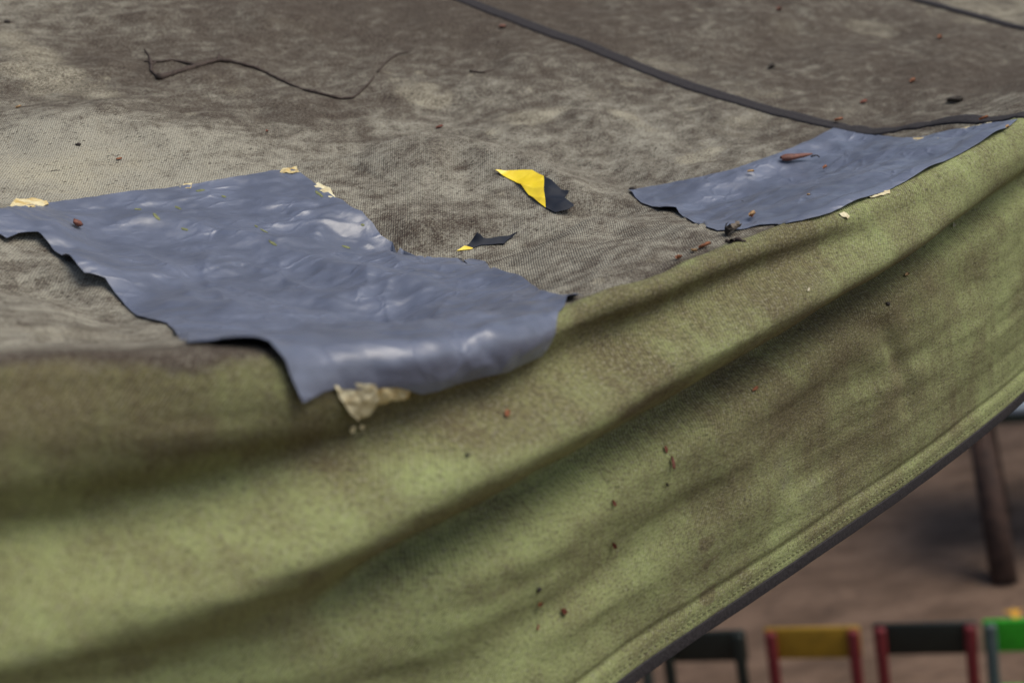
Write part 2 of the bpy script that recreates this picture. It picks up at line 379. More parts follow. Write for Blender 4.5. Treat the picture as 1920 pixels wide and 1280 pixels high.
canopy = empty('canopy', tuple(Epos(U_1080)[:3] * np.array([1, 1, 0])))
tag(canopy, 'weathered canvas canopy with grimy brown roof and algae green hanging valance', 'canopy')
CORG = np.array(canopy.location)
def sheet(name, i0, i1, j0, j1, mat, parent):
    g = (G[i0:i1, j0:j1] - CORG); a, b = g.shape[:2]
    me = bpy.data.meshes.new(name); me.vertices.add(a * b); me.vertices.foreach_set('co', g.reshape(-1).astype(np.float32))
    I = np.arange(a * b).reshape(a, b)
    f = np.stack([I[:-1, :-1], I[1:, :-1], I[1:, 1:], I[:-1, 1:]], -1).reshape(-1, 4); n = len(f)
    me.loops.add(n * 4); me.loops.foreach_set('vertex_index', f.reshape(-1).astype(np.int32))
    me.polygons.add(n); me.polygons.foreach_set('loop_start', np.arange(0, n * 4, 4, dtype=np.int32)); me.polygons.foreach_set('loop_total', np.full(n, 4, np.int32))
    me.update(calc_edges=True); me.validate()
    me.polygons.foreach_set('use_smooth', np.ones(n, bool))
    uvl = me.uv_layers.new(name='UVMap'); UVv = np.stack([Ug[i0:i1, j0:j1], Qg[i0:i1, j0:j1]], -1).reshape(-1, 2)
    uvl.data.foreach_set('uv', UVv[f.reshape(-1)].reshape(-1).astype(np.float32))
    ca = me.color_attributes.new('stain', 'FLOAT_COLOR', 'POINT')
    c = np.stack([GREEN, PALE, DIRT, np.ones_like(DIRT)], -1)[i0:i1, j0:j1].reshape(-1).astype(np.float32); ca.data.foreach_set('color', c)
    o = link(name, me, mat, parent)
    return o
jr = NV + int(np.searchsorted(qr, 0.004))
i1 = int(np.searchsorted(ug, U_S1)); i2 = int(np.searchsorted(ug, U_S2))
sheet('valance', 0, NU, 0, jr + 1, CANVAS, canopy)
for a, b, lab in ((0, i1, 'nearest roof panel carrying the twig'), (i1, i2, 'brown roof panel beyond the first seam'), (i2, NU - 1, 'paler roof panel beyond the second seam')):
    sheet('roof_panel', a, b + 1, jr, NQ, CANVAS, canopy)['label'] = lab

SEAM = plain('seam_binding', (0.040, 0.036, 0.038), (0.02, 0.018, 0.019), 0.85, 900, 0.2, 0.0004)
def ribbon(name, path_u, path_q, across, prof, mat, parent):
    """sweep of a cross-section (offset across, height) over the cloth; across = 'u' or 'q'"""
    rows = []
    for du, h in prof:
        u = path_u + (du if across == 'u' else 0); q = path_q + (du if across == 'q' else 0)
        p, n = S(u, q, np.full(len(path_u), h)); rows.append(p - CORG)
    R = np.stack(rows, 1); a, b = R.shape[:2]; I = np.arange(a * b).reshape(a, b)
    f = np.stack([I[:-1, :-1], I[1:, :-1], I[1:, 1:], I[:-1, 1:]], -1).reshape(-1, 4)
    return link(name, mesh(name, R.reshape(-1, 3), f), mat, parent)
for us, wd in ((U_S1, 0.0118), (U_S2, 0.0140)):
    qq = np.linspace(-0.02, 1.4, 420)
    jit = 0.0004 * fbm(qq * 30, qq * 0, 3, 2)
    ribbon('seam', us + jit, qq, 'u', [(-wd / 2, -.0004), (-wd / 2 + .0002, .0007 if us == U_S1 else .002), (-wd * .44, .0010), (-wd * .08, .0010), (-wd * .04, .0009), (wd * .04, .0009), (wd * .08, .0010), (wd * .44, .0012), (wd / 2 - .0002, .0008), (wd / 2, -.0004)], SEAM, canopy)
# dark binding sewn along the lower edge
uu = ug[::2]
pe, ne = S(uu, np.full(len(uu), -HEM + .0001))
outw = -N; dn = np.array([0, 0, -1.0])
sec = [(-.0006, -.0004), (.0004, -.0002), (.0007, .0000), (.0007, .0002), (.0006, .0044), (.0005, .0047), (-.0004, .0047), (-.0006, .0044), (-.0006, -.0004)]
wob = 0.0002 * fbm(uu * 60, uu * 0, 12, 3)
R = np.stack([pe - CORG + outw * (a + 0 * wob[:, None]) + dn * (b + (wob[:, None] if b > .002 else 0)) for a, b in sec], 1)
I = np.arange(R.shape[0] * R.shape[1]).reshape(R.shape[:2])
link('hem_binding', mesh('hem_binding', R.reshape(-1, 3), np.stack([I[:-1, :-1], I[1:, :-1], I[1:, 1:], I[:-1, 1:]], -1).reshape(-1, 4)), SEAM, canopy)
THREAD = plain('stitch_thread', (0.24, 0.255, 0.115), (0.12, 0.12, 0.06), 0.8, 300, 0.2)
# running stitches above the binding, joined into one part
sv, sf = [], []
step = 0.0032
for u in np.arange(U_1080 - .03, U_S1 + .02, step):
    k = len(sv)
    ps, n_ = S(np.array([u, u + .0012, u + .0023]), np.full(3, -HEM + .0034), np.array([.0001, .0006, .0001]))
    for p in ps:
        sv += [p - CORG + np.array([0, 0, .00035]), p - CORG - N * .0003, p - CORG - np.array([0, 0, .00035])]
    for m in (0, 3): sf += [(k + m, k + m + 3, k + m + 4, k + m + 1), (k + m + 1, k + m + 4, k + m + 5, k + m + 2)]
st = link('hem_stitching', mesh('hem_stitching', sv, sf), THREAD, canopy); st['kind'] = 'stuff'

# ------------------------------------------------------------------ table and chairs on the ground below
def box_bm(bm, c, s, rot=None, bev=0.0):
    r = bmesh.ops.create_cube(bm, size=1.0)['verts']
    M = Matrix.Translation(c) @ (rot or Matrix.Identity(4)) @ Matrix.Diagonal((*s, 1))
    bmesh.ops.transform(bm, matrix=M, verts=r)
    if bev:
        ed = list({e for v in r for e in v.link_edges}); bmesh.ops.bevel(bm, geom=ed, offset=bev, segments=3, affect='EDGES', profile=0.5)
def bm_obj(name, bm, mat, parent=None, smooth=True):
    me = bpy.data.meshes.new(name); bm.to_mesh(me); bm.free()
    if smooth: me.polygons.foreach_set('use_smooth', [True] * len(me.polygons))
    return link(name, me, mat, parent)
def tube(name, pts, rad, mat, parent=None, seg=10, cap=True):
    pts = [Vector(p) for p in pts]; v, f = [], []
    n = len(pts); rad = rad if hasattr(rad, '__len__') else [rad] * n
    up = Vector((0.13, 0.21, 1)).normalized(); prev = None
    for i in range(n):
        t = (pts[min(i + 1, n - 1)] - pts[max(i - 1, 0)]).normalized()
        if prev is None:
            a = t.cross(up if abs(t.dot(up)) < .9 else Vector((1, 0, 0))).normalized()
        else: a = (prev - t * prev.dot(t)).normalized()
        prev = a; b = t.cross(a)
        for k in range(seg):
            w = 2 * math.pi * k / seg; v.append(pts[i] + (a * math.cos(w) + b * math.sin(w)) * rad[i])
    for i in range(n - 1):
        for k in range(seg): f.append((i * seg + k, i * seg + (k + 1) % seg, (i + 1) * seg + (k + 1) % seg, (i + 1) * seg + k))
    if cap: f.append(tuple(range(seg))[::-1]); f.append(tuple(range((n - 1) * seg, n * seg)))
    return link(name, mesh(name, v, f), mat, parent)

WOODT = plain('brown_timber', (0.075, 0.042, 0.03), (0.04, 0.024, 0.018), 0.75, 20, 0.3)
TTOP = plain('pale_grey_laminate', (0.26, 0.29, 0.32), (0.20, 0.23, 0.25), 0.4, 12, 0.5)
TEDGE = plain('dark_green_rail', (0.035, 0.045, 0.03), (0.02, 0.028, 0.02), 0.6, 12, 0.4)
foot = onz(1884, 1092, 0.0); head = onz(1834, 782, 0.68)
tbl = empty('garden_table', (float(foot[0]), float(foot[1]), 0))
tag(tbl, 'pale grey topped table with dark rail and thick brown leg beyond the canopy', 'table')
hd = Vector(head) - tbl.location
ey = Vector((foot[0], foot[1], 0)).normalized(); ex = Vector((ey.y, -ey.x, 0))
tube('leg', [(0, 0, 0), tuple(Vector(hd) * .5), tuple(hd)], [.06, .058, .058], WOODT, tbl, 14)
W, Dp = 1.3, 0.85; eh = Vector((head[0], head[1], 0)).normalized()
for a, b in ((1, 0), (0, 1), (1, 1)):
    o = ex * (a * (W - .1)) + ey * (b * (Dp - .1)); sgn = 1 if a else -1
    tube('leg', [tuple(o + Vector((0.08 * a, 0, 0))), tuple(Vector(hd) + ex * (a * (W - .1)) + eh * (b * (Dp - .1)))], [.05, .05], WOODT, tbl, 14)
bm = bmesh.new(); ctr = Vector(hd) + ex * (W / 2 - .09) + ey * (Dp / 2 - .06)
rotm = Matrix((ex.to_4d(), ey.to_4d(), (0, 0, 1, 0), (0, 0, 0, 1))).transposed(); rotm[3][0] = rotm[3][1] = rotm[3][2] = 0; rotm[0][3] = rotm[1][3] = rotm[2][3] = 0
box_bm(bm, ctr + Vector((0, 0, .043)), (W, Dp, .025), rotm, .004); bm_obj('table_top', bm, TTOP, tbl, False)
bm = bmesh.new(); box_bm(bm, ctr + Vector((0, 0, .004)), (W - .03, Dp - .03, .05), rotm, .004); bm_obj('table_rail', bm, TEDGE, tbl, False)

def tree_proto():
    r = random.Random(21)
    t = empty('unseen_tree')
    v, f = [], []
    def limb(a, b, ra, rb, n=6, seg=8):
        k0 = len(v); a = Vector(a); b = Vector(b); d = (b - a).normalized(); x = d.cross(Vector((.3, .9, .2))).normalized(); y = d.cross(x)
        for i in range(n + 1):
            q = i / n; c = a.lerp(b, q) + (x * math.sin(q * 5 + ra * 40) + y * math.cos(q * 4)) * .06 * q; rr = ra + (rb - ra) * q
            for k_ in range(seg): w = 2 * math.pi * k_ / seg; v.append(c + (x * math.cos(w) + y * math.sin(w)) * rr)
        for i in range(n):
            for k_ in range(seg): f.append((k0 + i * seg + k_, k0 + i * seg + (k_ + 1) % seg, k0 + (i + 1) * seg + (k_ + 1) % seg, k0 + (i + 1) * seg + k_))
    limb((0, 0, -.1), (.15, .1, 5.6), .24, .10, 10)
    tips = []
    for k_ in range(13):
        h = 2.6 + 3.0 * k_ / 12; a = k_ * 2.4; l = r.uniform(1.6, 2.5) * (1.15 - k_ / 30)
        e = (math.cos(a) * l, math.sin(a) * l, h + r.uniform(.8, 1.9)); limb((.03 * h, .02 * h, h), e, .07, .02); tips.append(Vector(e))
        tips.append(Vector((.03 * h, .02 * h, h)).lerp(Vector(e), .6) + Vector((0, 0, .5)))
    tips.append(Vector((.2, .1, 6.6))); tips.append(Vector((-.3, .3, 6.2)))
    link('trunk', mesh('trunk', v, f), WOODT, t)
    v2, f2 = [], []
    for c in tips:
        for _ in range(230):
            o = Vector((r.gauss(0, 1), r.gauss(0, 1), r.gauss(0, .8))); o = o.normalized() * (r.random() ** .5) * .95; p = c + o
            a = Vector((r.gauss(0, 1), r.gauss(0, 1), r.gauss(0, .5))).normalized(); b = a.cross(Vector((r.gauss(0, 1), r.gauss(0, 1), r.gauss(0, 1)))).normalized(); sz = r.uniform(.06, .12)
            k0 = len(v2); v2 += [p - a * sz, p + b * sz * .5, p + a * sz, p - b * sz * .5]; f2.append((k0, k0 + 1, k0 + 2, k0 + 3))
    link('crown', mesh('crown', v2, f2, False), plain('tree_leaf', (0.07, 0.085, 0.03), (0.045, 0.05, 0.018), .6, 3, .3), t)
    return t
tp = tree_proto()  # trees out of view, added and sized for tape reflections and softer sky light
spots = [(-5.2, 9.5, 1.15, .3, 'unseen broadleaf tree added behind the left half of the canopy'), (-2.6, 8.6, 1.45, 1.7, 'unseen broadleaf tree added straight behind the canopy'), (1.2, 9.6, 1.5, 2.9, 'unseen broadleaf tree added behind the pale table'),
         (8.0, 8.5, 1.2, 4.1, 'unseen broadleaf tree added at the far right behind the chairs'), (-8.5, 4.5, 1.2, 5.2, 'unseen broadleaf tree added at the far left beside the canopy')]
for n_, (x, y, sc_, a, lab) in enumerate(spots):
    o = tp if n_ == 0 else tp.copy()
    if n_:
        COL.objects.link(o)
        for ch in list(tp.children):
            c = ch.copy(); COL.objects.link(c); c.parent = o
    o.location = (x, y, 0); o.scale = (sc_,) * 3; o.rotation_euler = (0, 0, a); tag(o, lab, 'tree', 'unseen trees added around the canopy')

def paint(name, c): return plain(name, c, tuple(x * .75 for x in c), 0.45, 25, 0.4)
P_BLACK = paint('black_green_paint', (0.010, 0.014, 0.010)); P_DGREEN = paint('dark_green_grey_paint', (0.05, 0.06, 0.05)); P_YEL = paint('mustard_paint', (0.32, 0.18, 0.012))
P_RED = paint('dark_red_paint', (0.16, 0.016, 0.018)); P_GREEN = paint('bright_green_paint', (0.03, 0.36, 0.012)); P_GREY = paint('slate_green_paint', (0.075, 0.105, 0.095))
def chair(label, tl, tr, mback, mframe, mseat, hgt=0.72):
    a = Vector(onz(*tl, hgt)); b = Vector(onz(*tr, hgt)); mid = (a + b) / 2; ax = (b - a); w = ax.length; ax.normalize()
    ang = math.atan2(ax.y, ax.x)
    c = empty('chair', (mid.x, mid.y, 0), ang); tag(c, label, 'chair', 'small painted chairs in a row')
    hw = w / 2 - .02; dpt = 0.27    # local +y points away from the camera: the chair is seen from behind
    for s in (-1, 1):
        bm = bmesh.new(); box_bm(bm, (s * hw, 0.0, hgt / 2 - .004), (.038, .03, hgt - .008), None, .010); bm_obj('back_post', bm, mframe, c)
        bm = bmesh.new(); box_bm(bm, (s * hw, dpt, .155), (.03, .026, .31), None, .008); bm_obj('front_leg', bm, mframe, c)
        bm = bmesh.new(); box_bm(bm, (s * hw, dpt / 2, .13), (.016, dpt - .02, .02), None, .004); bm_obj('side_stretcher', bm, mframe, c)
    bm = bmesh.new(); box_bm(bm, (0, .022, hgt - .060), (w + .006, .018, .116), None, .008); bm_obj('backrest', bm, mback, c)
    bm = bmesh.new(); box_bm(bm, (0, dpt / 2 + .012, .325), (w - .01, dpt - .002, .022), None, .008); bm_obj('seat', bm, mseat, c)
    return c
chair('small black chair, leftmost of the row, half hidden by the hem', (1236, 1188), (1394, 1184), P_BLACK, P_BLACK, P_BLACK)
chair('small chair with mustard yellow backrest and dark red posts', (1432, 1181), (1610, 1177), P_YEL, P_RED, P_YEL)
chair('small chair with black backrest and dark red posts', (1637, 1173), (1830, 1168), P_BLACK, P_RED, P_BLACK)
c4 = chair('small chair with bright green backrest and slate posts at the right edge', (1844, 1166), (2032, 1160), P_GREEN, P_GREY, P_GREEN)
chair('dull green chair at the far left, only its post showing past the hem', (1020, 1196), (1214, 1190), P_GREY, P_DGREEN, P_GREY)

# ------------------------------------------------------------------ flat pieces lying on the cloth
def densify(pts, step=7.0, jag=0.8):
    out = []
    for k in range(len(pts)):
        a = pts[k]; b = pts[(k + 1) % len(pts)]; l = math.hypot(b[0] - a[0], b[1] - a[1]); n = max(1, int(l / step))
        for i in range(n):
            t = i / n; j = jag if 0 < i else 0
            out.append((a[0] + (b[0] - a[0]) * t + rng.uniform(-j, j), a[1] + (b[1] - a[1]) * t + rng.uniform(-j, j)))
    return out
def flat_piece(name, pix, mat, org, spacing=.001, off=.0006, lifts=(), creases=(), rough=0.0, rscale=60, thick=.0003, jag=0.8, parent=None, extra=None, step=7):
    """outline laid onto the cloth, triangulated in cloth coordinates, raised, wrinkled and given thickness"""
    loop = [L1(x, y) for x, y in densify(pix, step, jag)]
    us = [p[0] for p in loop]; qs = [p[1] for p in loop]
    poly = np.array(loop); pts = [Vector(p) for p in loop]
    u0, u1, q0, q1 = min(us), max(us), min(qs), max(qs); row = 0; q = q0
    A = poly; B = np.roll(poly, -1, 0)
    while q < q1:
        u = u0 + (spacing / 2 if row % 2 else 0)
        cand = np.arange(u, u1, spacing)
        if len(cand):
            c = np.stack([cand + np.array([rng.uniform(-.2, .2) * spacing for _ in cand]), np.full(len(cand), q)], 1)
            cond = (A[None, :, 1] > c[:, None, 1]) != (B[None, :, 1] > c[:, None, 1])
            xin = (B[None, :, 0] - A[None, :, 0]) * (c[:, None, 1] - A[None, :, 1]) / (B[None, :, 1] - A[None, :, 1] + 1e-15) + A[None, :, 0]
            ins = (np.sum(cond & (c[:, None, 0] < xin), 1) % 2) == 1
            ab = B - A; t = np.clip(np.sum((c[:, None] - A[None]) * ab[None], -1) / (np.sum(ab * ab, -1)[None] + 1e-15), 0, 1)
            dd = np.linalg.norm(c[:, None] - A[None] - t[..., None] * ab[None], axis=-1).min(1)
            pts += [Vector(p) for p in c[ins & (dd > spacing * .45)]]
        q += spacing * .866; row += 1
    n = len(loop)
    edges = [(i, (i + 1) % n) for i in range(n)]
    vo, eo, fo, *_ = delaunay_2d_cdt(pts, edges, [], 1, 1e-7)
    V = np.array([(p.x, p.y) for p in vo]); u, q = V[:, 0], V[:, 1]
    ab = B - A; dmin = np.empty(len(V))
    for s in range(0, len(V), 2000):
        c = V[s:s + 2000]; t = np.clip(np.sum((c[:, None] - A[None]) * ab[None], -1) / (np.sum(ab * ab, -1)[None] + 1e-15), 0, 1)
        dmin[s:s + 2000] = np.linalg.norm(c[:, None] - A[None] - t[..., None] * ab[None], axis=-1).min(1)
    o = np.full(len(V), off)
    if rough: o = o + rough * np.abs(fbm(u * rscale, q * rscale * 1.5, 11, 3)) 
    for px, py, r, amt in lifts:
        a, b = L1(px, py); o = o + amt * np.exp(-((u - a) ** 2 + (q - b) ** 2) / r ** 2)
    if creases: o = o + gauss_lines(L1, [(a * .75, w_ * 1.2, p_) for a, w_, p_ in creases], u, q, True)
    if extra is not None: o = o + extra(u, q)
    o = np.maximum(o, off * .8)
    p, nr = S(u, q, o)
    p = p - np.array(org)
    me = bpy.data.meshes.new(name)
    top = len(p); bot = p - nr * thick
    verts = np.concatenate([p, bot]); f2 = []
    cnt = {}
    for t in fo:
        f2.append(tuple(t)); f2.append(tuple(x + top for x in reversed(t)))
        for k in range(len(t)):
            e = (t[k], t[(k + 1) % len(t)]); cnt[e] = 1
    extra_v = []; base_n = 2 * top; src = []
    for (a, b) in list(cnt):
        if (b, a) not in cnt:
            k0 = base_n + len(src); src += [b, a, a + top, b + top]; f2.append((k0, k0 + 1, k0 + 2, k0 + 3))
    verts = np.concatenate([verts, verts[src]]); vmap = np.concatenate([np.arange(2 * top) % top, np.array(src) % top])
    me.from_pydata([tuple(map(float, x)) for x in verts], [], f2); me.update()
    sm = np.ones(len(me.polygons), bool); me.polygons.foreach_set('use_smooth', sm)
    uvl = me.uv_layers.new(name='UVMap'); li = np.empty(len(me.loops), np.int32); me.loops.foreach_get('vertex_index', li)
    uvl.data.foreach_set('uv', V[vmap[li]].reshape(-1).astype(np.float32))
    return link(name, me, mat, parent)

RESID = plain('dried_glue', (0.68, 0.60, 0.36), (0.50, 0.35, 0.12), 0.7, 160, 0.4, .0008)
RESW = plain('pale_glue', (0.72, 0.66, 0.44), (0.55, 0.46, 0.26), 0.7, 300, 0.4, .0006)

# big patch
o1 = S1(*L1(600, 560))[0]
patch1 = empty('tape_patch', tuple(o1)); tag(patch1, 'large wrinkled grey tape patch draped over the canopy edge on the left', 'tape patch')
pix1 = [(-60, 405), (0, 396), (87, 383), (230, 364), (300, 357), (400, 342), (440, 334), (480, 328), (520, 322), (548, 320), (557, 324), (590, 347), (618, 367), (628, 375), (642, 377), (653, 389), (679, 400),
        (699, 420), (714, 444), (744, 461), (764, 479), (789, 487), (846, 486), (886, 488), (911, 495), (935, 509), (972, 517), (1004, 540), (1020, 550), (1057, 556), (1094, 558), (1085, 564), (1065, 567), (1059, 578), (1047, 588),
        (1043, 597), (1037, 623), (1025, 643), (1010, 664), (984, 672), (947, 684), (907, 692), (866, 708), (825, 719), (781, 729), (740, 722), (690, 728), (622, 727), (594, 735), (555, 751), (545, 729), (525, 684), (504, 668), (497, 661),
        (474, 655), (421, 651), (390, 648), (344, 648), (329, 627), (314, 609), (260, 596), (241, 581), (222, 562), (199, 537), (164, 533), (130, 498), (96, 474), (73, 449), (38, 449), (10, 455), (-10, 440), (-60, 436)]
cr1 = [(.0022, .0028, [(540, 405), (600, 398), (660, 385)]), (-.0024, .0032, [(510, 412), (600, 408), (650, 405)]), (.0020, .0028, [(480, 425), (580, 418), (690, 425)]), (.0018, .0025, [(190, 435), (240, 415), (330, 405), (420, 400)]),
       (.0022, .003, [(350, 420), (420, 440), (520, 455), (600, 450)]), (.0026, .0035, [(370, 520), (450, 500), (520, 520), (600, 560)]), (.0020, .003, [(400, 470), (380, 520), (400, 560), (470, 600)]),
       (.0024, .003, [(690, 500), (690, 540), (660, 570)]), (.0020, .003, [(740, 520), (720, 560), (760, 610)]), (.0018, .003, [(850, 560), (820, 600), (780, 640)]), (.0022, .0028, [(880, 650), (940, 615), (1020, 590)]),
       (.0016, .002, [(905, 640), (960, 640), (1010, 625)]), (-.0012, .002, [(890, 655), (930, 680)]), (.002, .004, [(560, 560), (660, 580), (760, 570), (860, 540)]), (.0018, .003, [(250, 470), (330, 520), (380, 590)]),
       (.0018, .003, [(700, 690), (760, 680), (850, 660)]), (.0014, .002, [(960, 660), (1000, 640), (1030, 610)]), (.0016, .0025, [(340, 560), (430, 545), (500, 570), (560, 610)]), (.0015, .0024, [(640, 440), (700, 470), (760, 510), (900, 530)]),
       (.0014, .0022, [(240, 390), (330, 380), (450, 360)]), (.0016, .003, [(540, 500), (640, 480), (700, 490)])]
li1 = [(60, 452, .012, .003), (160, 530, .010, .0045), (120, 500, .008, .003), (475, 660, .009, .003), (560, 750, .006, .002), (800, 728, .012, .0018), (930, 690, .014, .0022), (1075, 566, .006, .002), (330, 640, .006, .001)]
TR1 = .0012
flat_piece('tape_sheet', pix1, TAPE, o1, .00095, .0006, li1, cr1, TR1, 48, .0002, .4, patch1)
for nm, mt, px in [('glue_residue', RESW, [(622, 722), (660, 716), (702, 720), (708, 742), (703, 760), (690, 776), (668, 784), (652, 770), (636, 748)]), ('glue_residue', RESID, [(700, 718), (735, 718), (770, 724), (765, 742), (735, 748), (707, 756), (704, 736)]),
                   ('glue_residue', RESID, [(524, 326), (530, 318), (556, 318), (562, 327), (548, 330)]), ('glue_residue', RESW, [(588, 352), (596, 345), (612, 352), (628, 370), (630, 380), (616, 374)]),
                   ('glue_residue', RESID, [(18, 390), (30, 378), (60, 376), (88, 380), (90, 388), (50, 394)]), ('glue_residue', RESID, [(336, 354), (345, 347), (360, 347), (358, 356)]),
                   ('glue_residue', RESW, [(652, 800), (656, 794), (664, 796), (663, 808), (655, 809)]), ('glue_residue', RESW, [(672, 800), (676, 794), (682, 797), (679, 804)])]:
    flat_piece(nm, px, mt, o1, .0006, .0005, (), (), .0020, 150, .0003, 1.0, patch1, None, 5)
GREENMARK = plain('algae_scuff', (0.20, 0.21, 0.10), (0.11, 0.125, 0.06), 0.8, 700, 0.2)
def mark(px, py, l, w, ang):
    ca, sa = math.cos(ang), math.sin(ang); n = 9; return [(px + ca * l * math.cos(t) - sa * w * math.sin(t) + rng.uniform(-.5, .5), py + sa * l * math.cos(t) + ca * w * math.sin(t) + rng.uniform(-.4, .4)) for t in [2 * math.pi * k / n for k in range(n)]]
for px, py, l, w, a in [(293, 412, 8, 2.5, .5), (376, 361, 9, 2, -.1), (334, 394, 7, 2, .4), (494, 438, 9, 1.6, .6), (512, 462, 9, 2, .5), (598, 368, 10, 2.5, .7), (648, 466, 9, 2, .3), (680, 425, 4, 2.5, 0), (346, 433, 7, 2, .4), (420, 373, 5, 1.5, .2), (480, 428, 4, 1.5, .8), (258, 396, 7, 1.5, 0)]:
    flat_piece('algae_scuff', mark(px, py, l, w, a), GREENMARK, o1, .0004, .00072, li1, cr1, TR1, 48, .0001, .2, patch1, None, 4)

# smaller patch along the eave
o2 = S1(*L1(1500, 350))[0]
patch2 = empty('tape_patch', tuple(o2)); tag(patch2, 'smaller flat grey tape patch on the right with a curled brown leaf on it', 'tape patch')
pix2 = [(1178, 360), (1241, 348), (1307, 335), (1370, 321), (1453, 292), (1516, 267), (1566, 240), (1620, 254), (1678, 260), (1724, 260), (1787, 246), (1849, 235), (1908, 226), (1891, 241), (1866, 256), (1807, 287), (1737, 323),
        (1666, 358), (1612, 379), (1578, 394), (1532, 411), (1474, 421), (1424, 425), (1387, 433), (1345, 435), (1303, 421), (1282, 408), (1266, 399), (1237, 396), (1203, 383)]
cr2 = [(.0012, .003, [(1240, 385), (1320, 350), (1420, 320)]), (.0014, .004, [(1330, 410), (1450, 370), (1600, 310), (1700, 280)]), (.0010, .003, [(1500, 400), (1600, 350), (1700, 300), (1790, 270)]), (-.001, .003, [(1380, 390), (1500, 340), (1580, 290)]),
       (.001, .0025, [(1205, 375), (1225, 365), (1230, 390)]), (.0012, .004, [(1560, 250), (1600, 290), (1640, 300)])]
li2 = [(1260, 400, .008, .0022), (1180, 362, .004, .0015), (1600, 382, .012, .0015), (1740, 322, .014, .0018), (1860, 258, .014, .0018), (1530, 411, .006, .001)]
flat_piece('tape_sheet', pix2, TAPE, o2, .0012, .0006, li2, cr2, .0008, 42, .0002, .35, patch2)
for mt, px in [(RESW, [(1626, 368), (1640, 362), (1668, 356), (1668, 364), (1645, 370), (1630, 373)]), (RESW, [(1572, 402), (1582, 398), (1592, 406), (1588, 411), (1578, 407)])]:
    flat_piece('glue_residue', px, mt, o2, .0006, .0003, (), (), .0012, 260, .0003, 1.2, patch2, None, 5)
flat_piece('glue_residue', [(1690, 264), (1740, 257), (1800, 243), (1860, 231), (1858, 234), (1800, 248), (1742, 262), (1700, 266)], RESID, o2, .0012, .0004, (), (), .0008, 200, .0003, .6, patch2)

# hazard tape scraps
k = NT('yellow_tape'); YT = k.out(k.mix((0.88, 0.66, 0.03), (0.80, 0.56, 0.03), k.ramp(k.noise(k.n('UVMap').outputs[0], 90, 3), .4, .7)), 0.32, k.bump(k.noise(k.mapping(k.n('UVMap').outputs[0], (1, 3, 1)), 110, 2), .001, .5), 0.5)
k = NT('black_tape'); BT = k.out((0.010, 0.014, 0.024), 0.6, k.bump(k.noise(k.n('UVMap').outputs[0], 130, 2), .0006, .4), 0.2)
o3 = S1(*L1(1010, 360))[0]
s1 = empty('tape_scrap', tuple(o3)); tag(s1, 'torn scrap of yellow and black hazard tape lying open on the roof', 'tape scrap', 'hazard tape scraps')
bord = [(1020, 332), (1021, 346), (1021, 364), (1023, 378), (1023, 391)]
lift_a = [(1068, 362, .003, .0016), (1068, 400, .006, .0035), (1025, 360, .008, .0012), (985, 350, .004, .0008), (930, 323, .003, .0012)]
cr3 = [(.0012, .0018, [(950, 345), (1000, 358), (1050, 362)]), (.001, .0015, [(990, 372), (1030, 378), (1064, 384)])]
flat_piece('yellow_section', [(928, 323), (955, 321), (980, 320), (998, 320), (1010, 327)] + bord + [(1010, 382), (991, 368), (978, 352), (965, 342), (945, 332)], YT, o3, .0006, .0005, lift_a, cr3, 0, 60, .00025, 0, s1, None, 5)
flat_piece('black_section', [(1020, 332), (1034, 340), (1052, 360), (1066, 364), (1064, 368), (1057, 375), (1060, 382), (1070, 392), (1069, 398), (1061, 402), (1040, 401), (1023, 391)] + bord[::-1][1:-1], BT, o3, .0005, .0005, lift_a, cr3, 0, 300, .00025, 0, s1, None, 4)
o4 = S1(*L1(915, 455))[0]
s2 = empty('tape_scrap', tuple(o4)); tag(s2, 'narrow mostly black scrap of hazard tape curling up in the hollow', 'tape scrap', 'hazard tape scraps')
lift_b = [(892, 445, .003, .0035), (930, 448, .005, .0015), (970, 440, .003, .0015)]
flat_piece('black_section', [(874, 462), (892, 447), (906, 451), (930, 450), (945, 446), (973, 440), (955, 450), (945, 460), (925, 460), (902, 461), (887, 466)], BT, o4, .0005, .0004, lift_b, (), 0, 60, .00025, .2, s2, None, 5)
flat_piece('yellow_section', [(856, 471), (870, 462), (874, 462), (887, 466), (884, 468)], YT, o4, .0005, .0004, lift_b, (), 0, 60, .00025, .1, s2, None, 5)

# ------------------------------------------------------------------ twigs
BARK = plain('twig_bark', (0.08, 0.06, 0.05), (0.045, 0.034, 0.029), 0.85, 500, 0.2, .0004)
def twig(name, pixrad, parent, org, lift=0.0, wob=.0006):
    pts, rad = [], []
    for k in range(len(pixrad) - 1):
        (x0, y0, r0, h0), (x1, y1, r1, h1) = pixrad[k], pixrad[k + 1]
        n = max(3, int(math.hypot(x1 - x0, y1 - y0) / 7)); r0 *= .95; r1 *= .95
        for i in range(n + (k == len(pixrad) - 2)):
            t = i / n; x, y, r, h = x0 + (x1 - x0) * t, y0 + (y1 - y0) * t, r0 + (r1 - r0) * t, h0 + (h1 - h0) * t
            u, q = L1(x, y); p, n_ = S1(u, q, r + h)
            if h > 1e-5: # keep the drawn direction when the twig stands clear of the cloth
                d = (p - Cv) @ Fv; p = pt(x, y, d)
            j = Vector((rng.uniform(-1, 1), rng.uniform(-1, 1), rng.uniform(0, 1))) * r * .25
            bud = 1.0 + (0.35 if rng.random() < .16 else 0)
            pts.append(p - np.array(org) + np.array(j)); rad.append(r * bud * rng.uniform(.9, 1.08))
    return tube(name, pts, rad, BARK, parent, 8)
o5 = S1(*L1(460, 150))[0]
tw = empty('twig', tuple(o5)); tag(tw, 'long thin forked dark twig lying on the brown roof', 'twig')
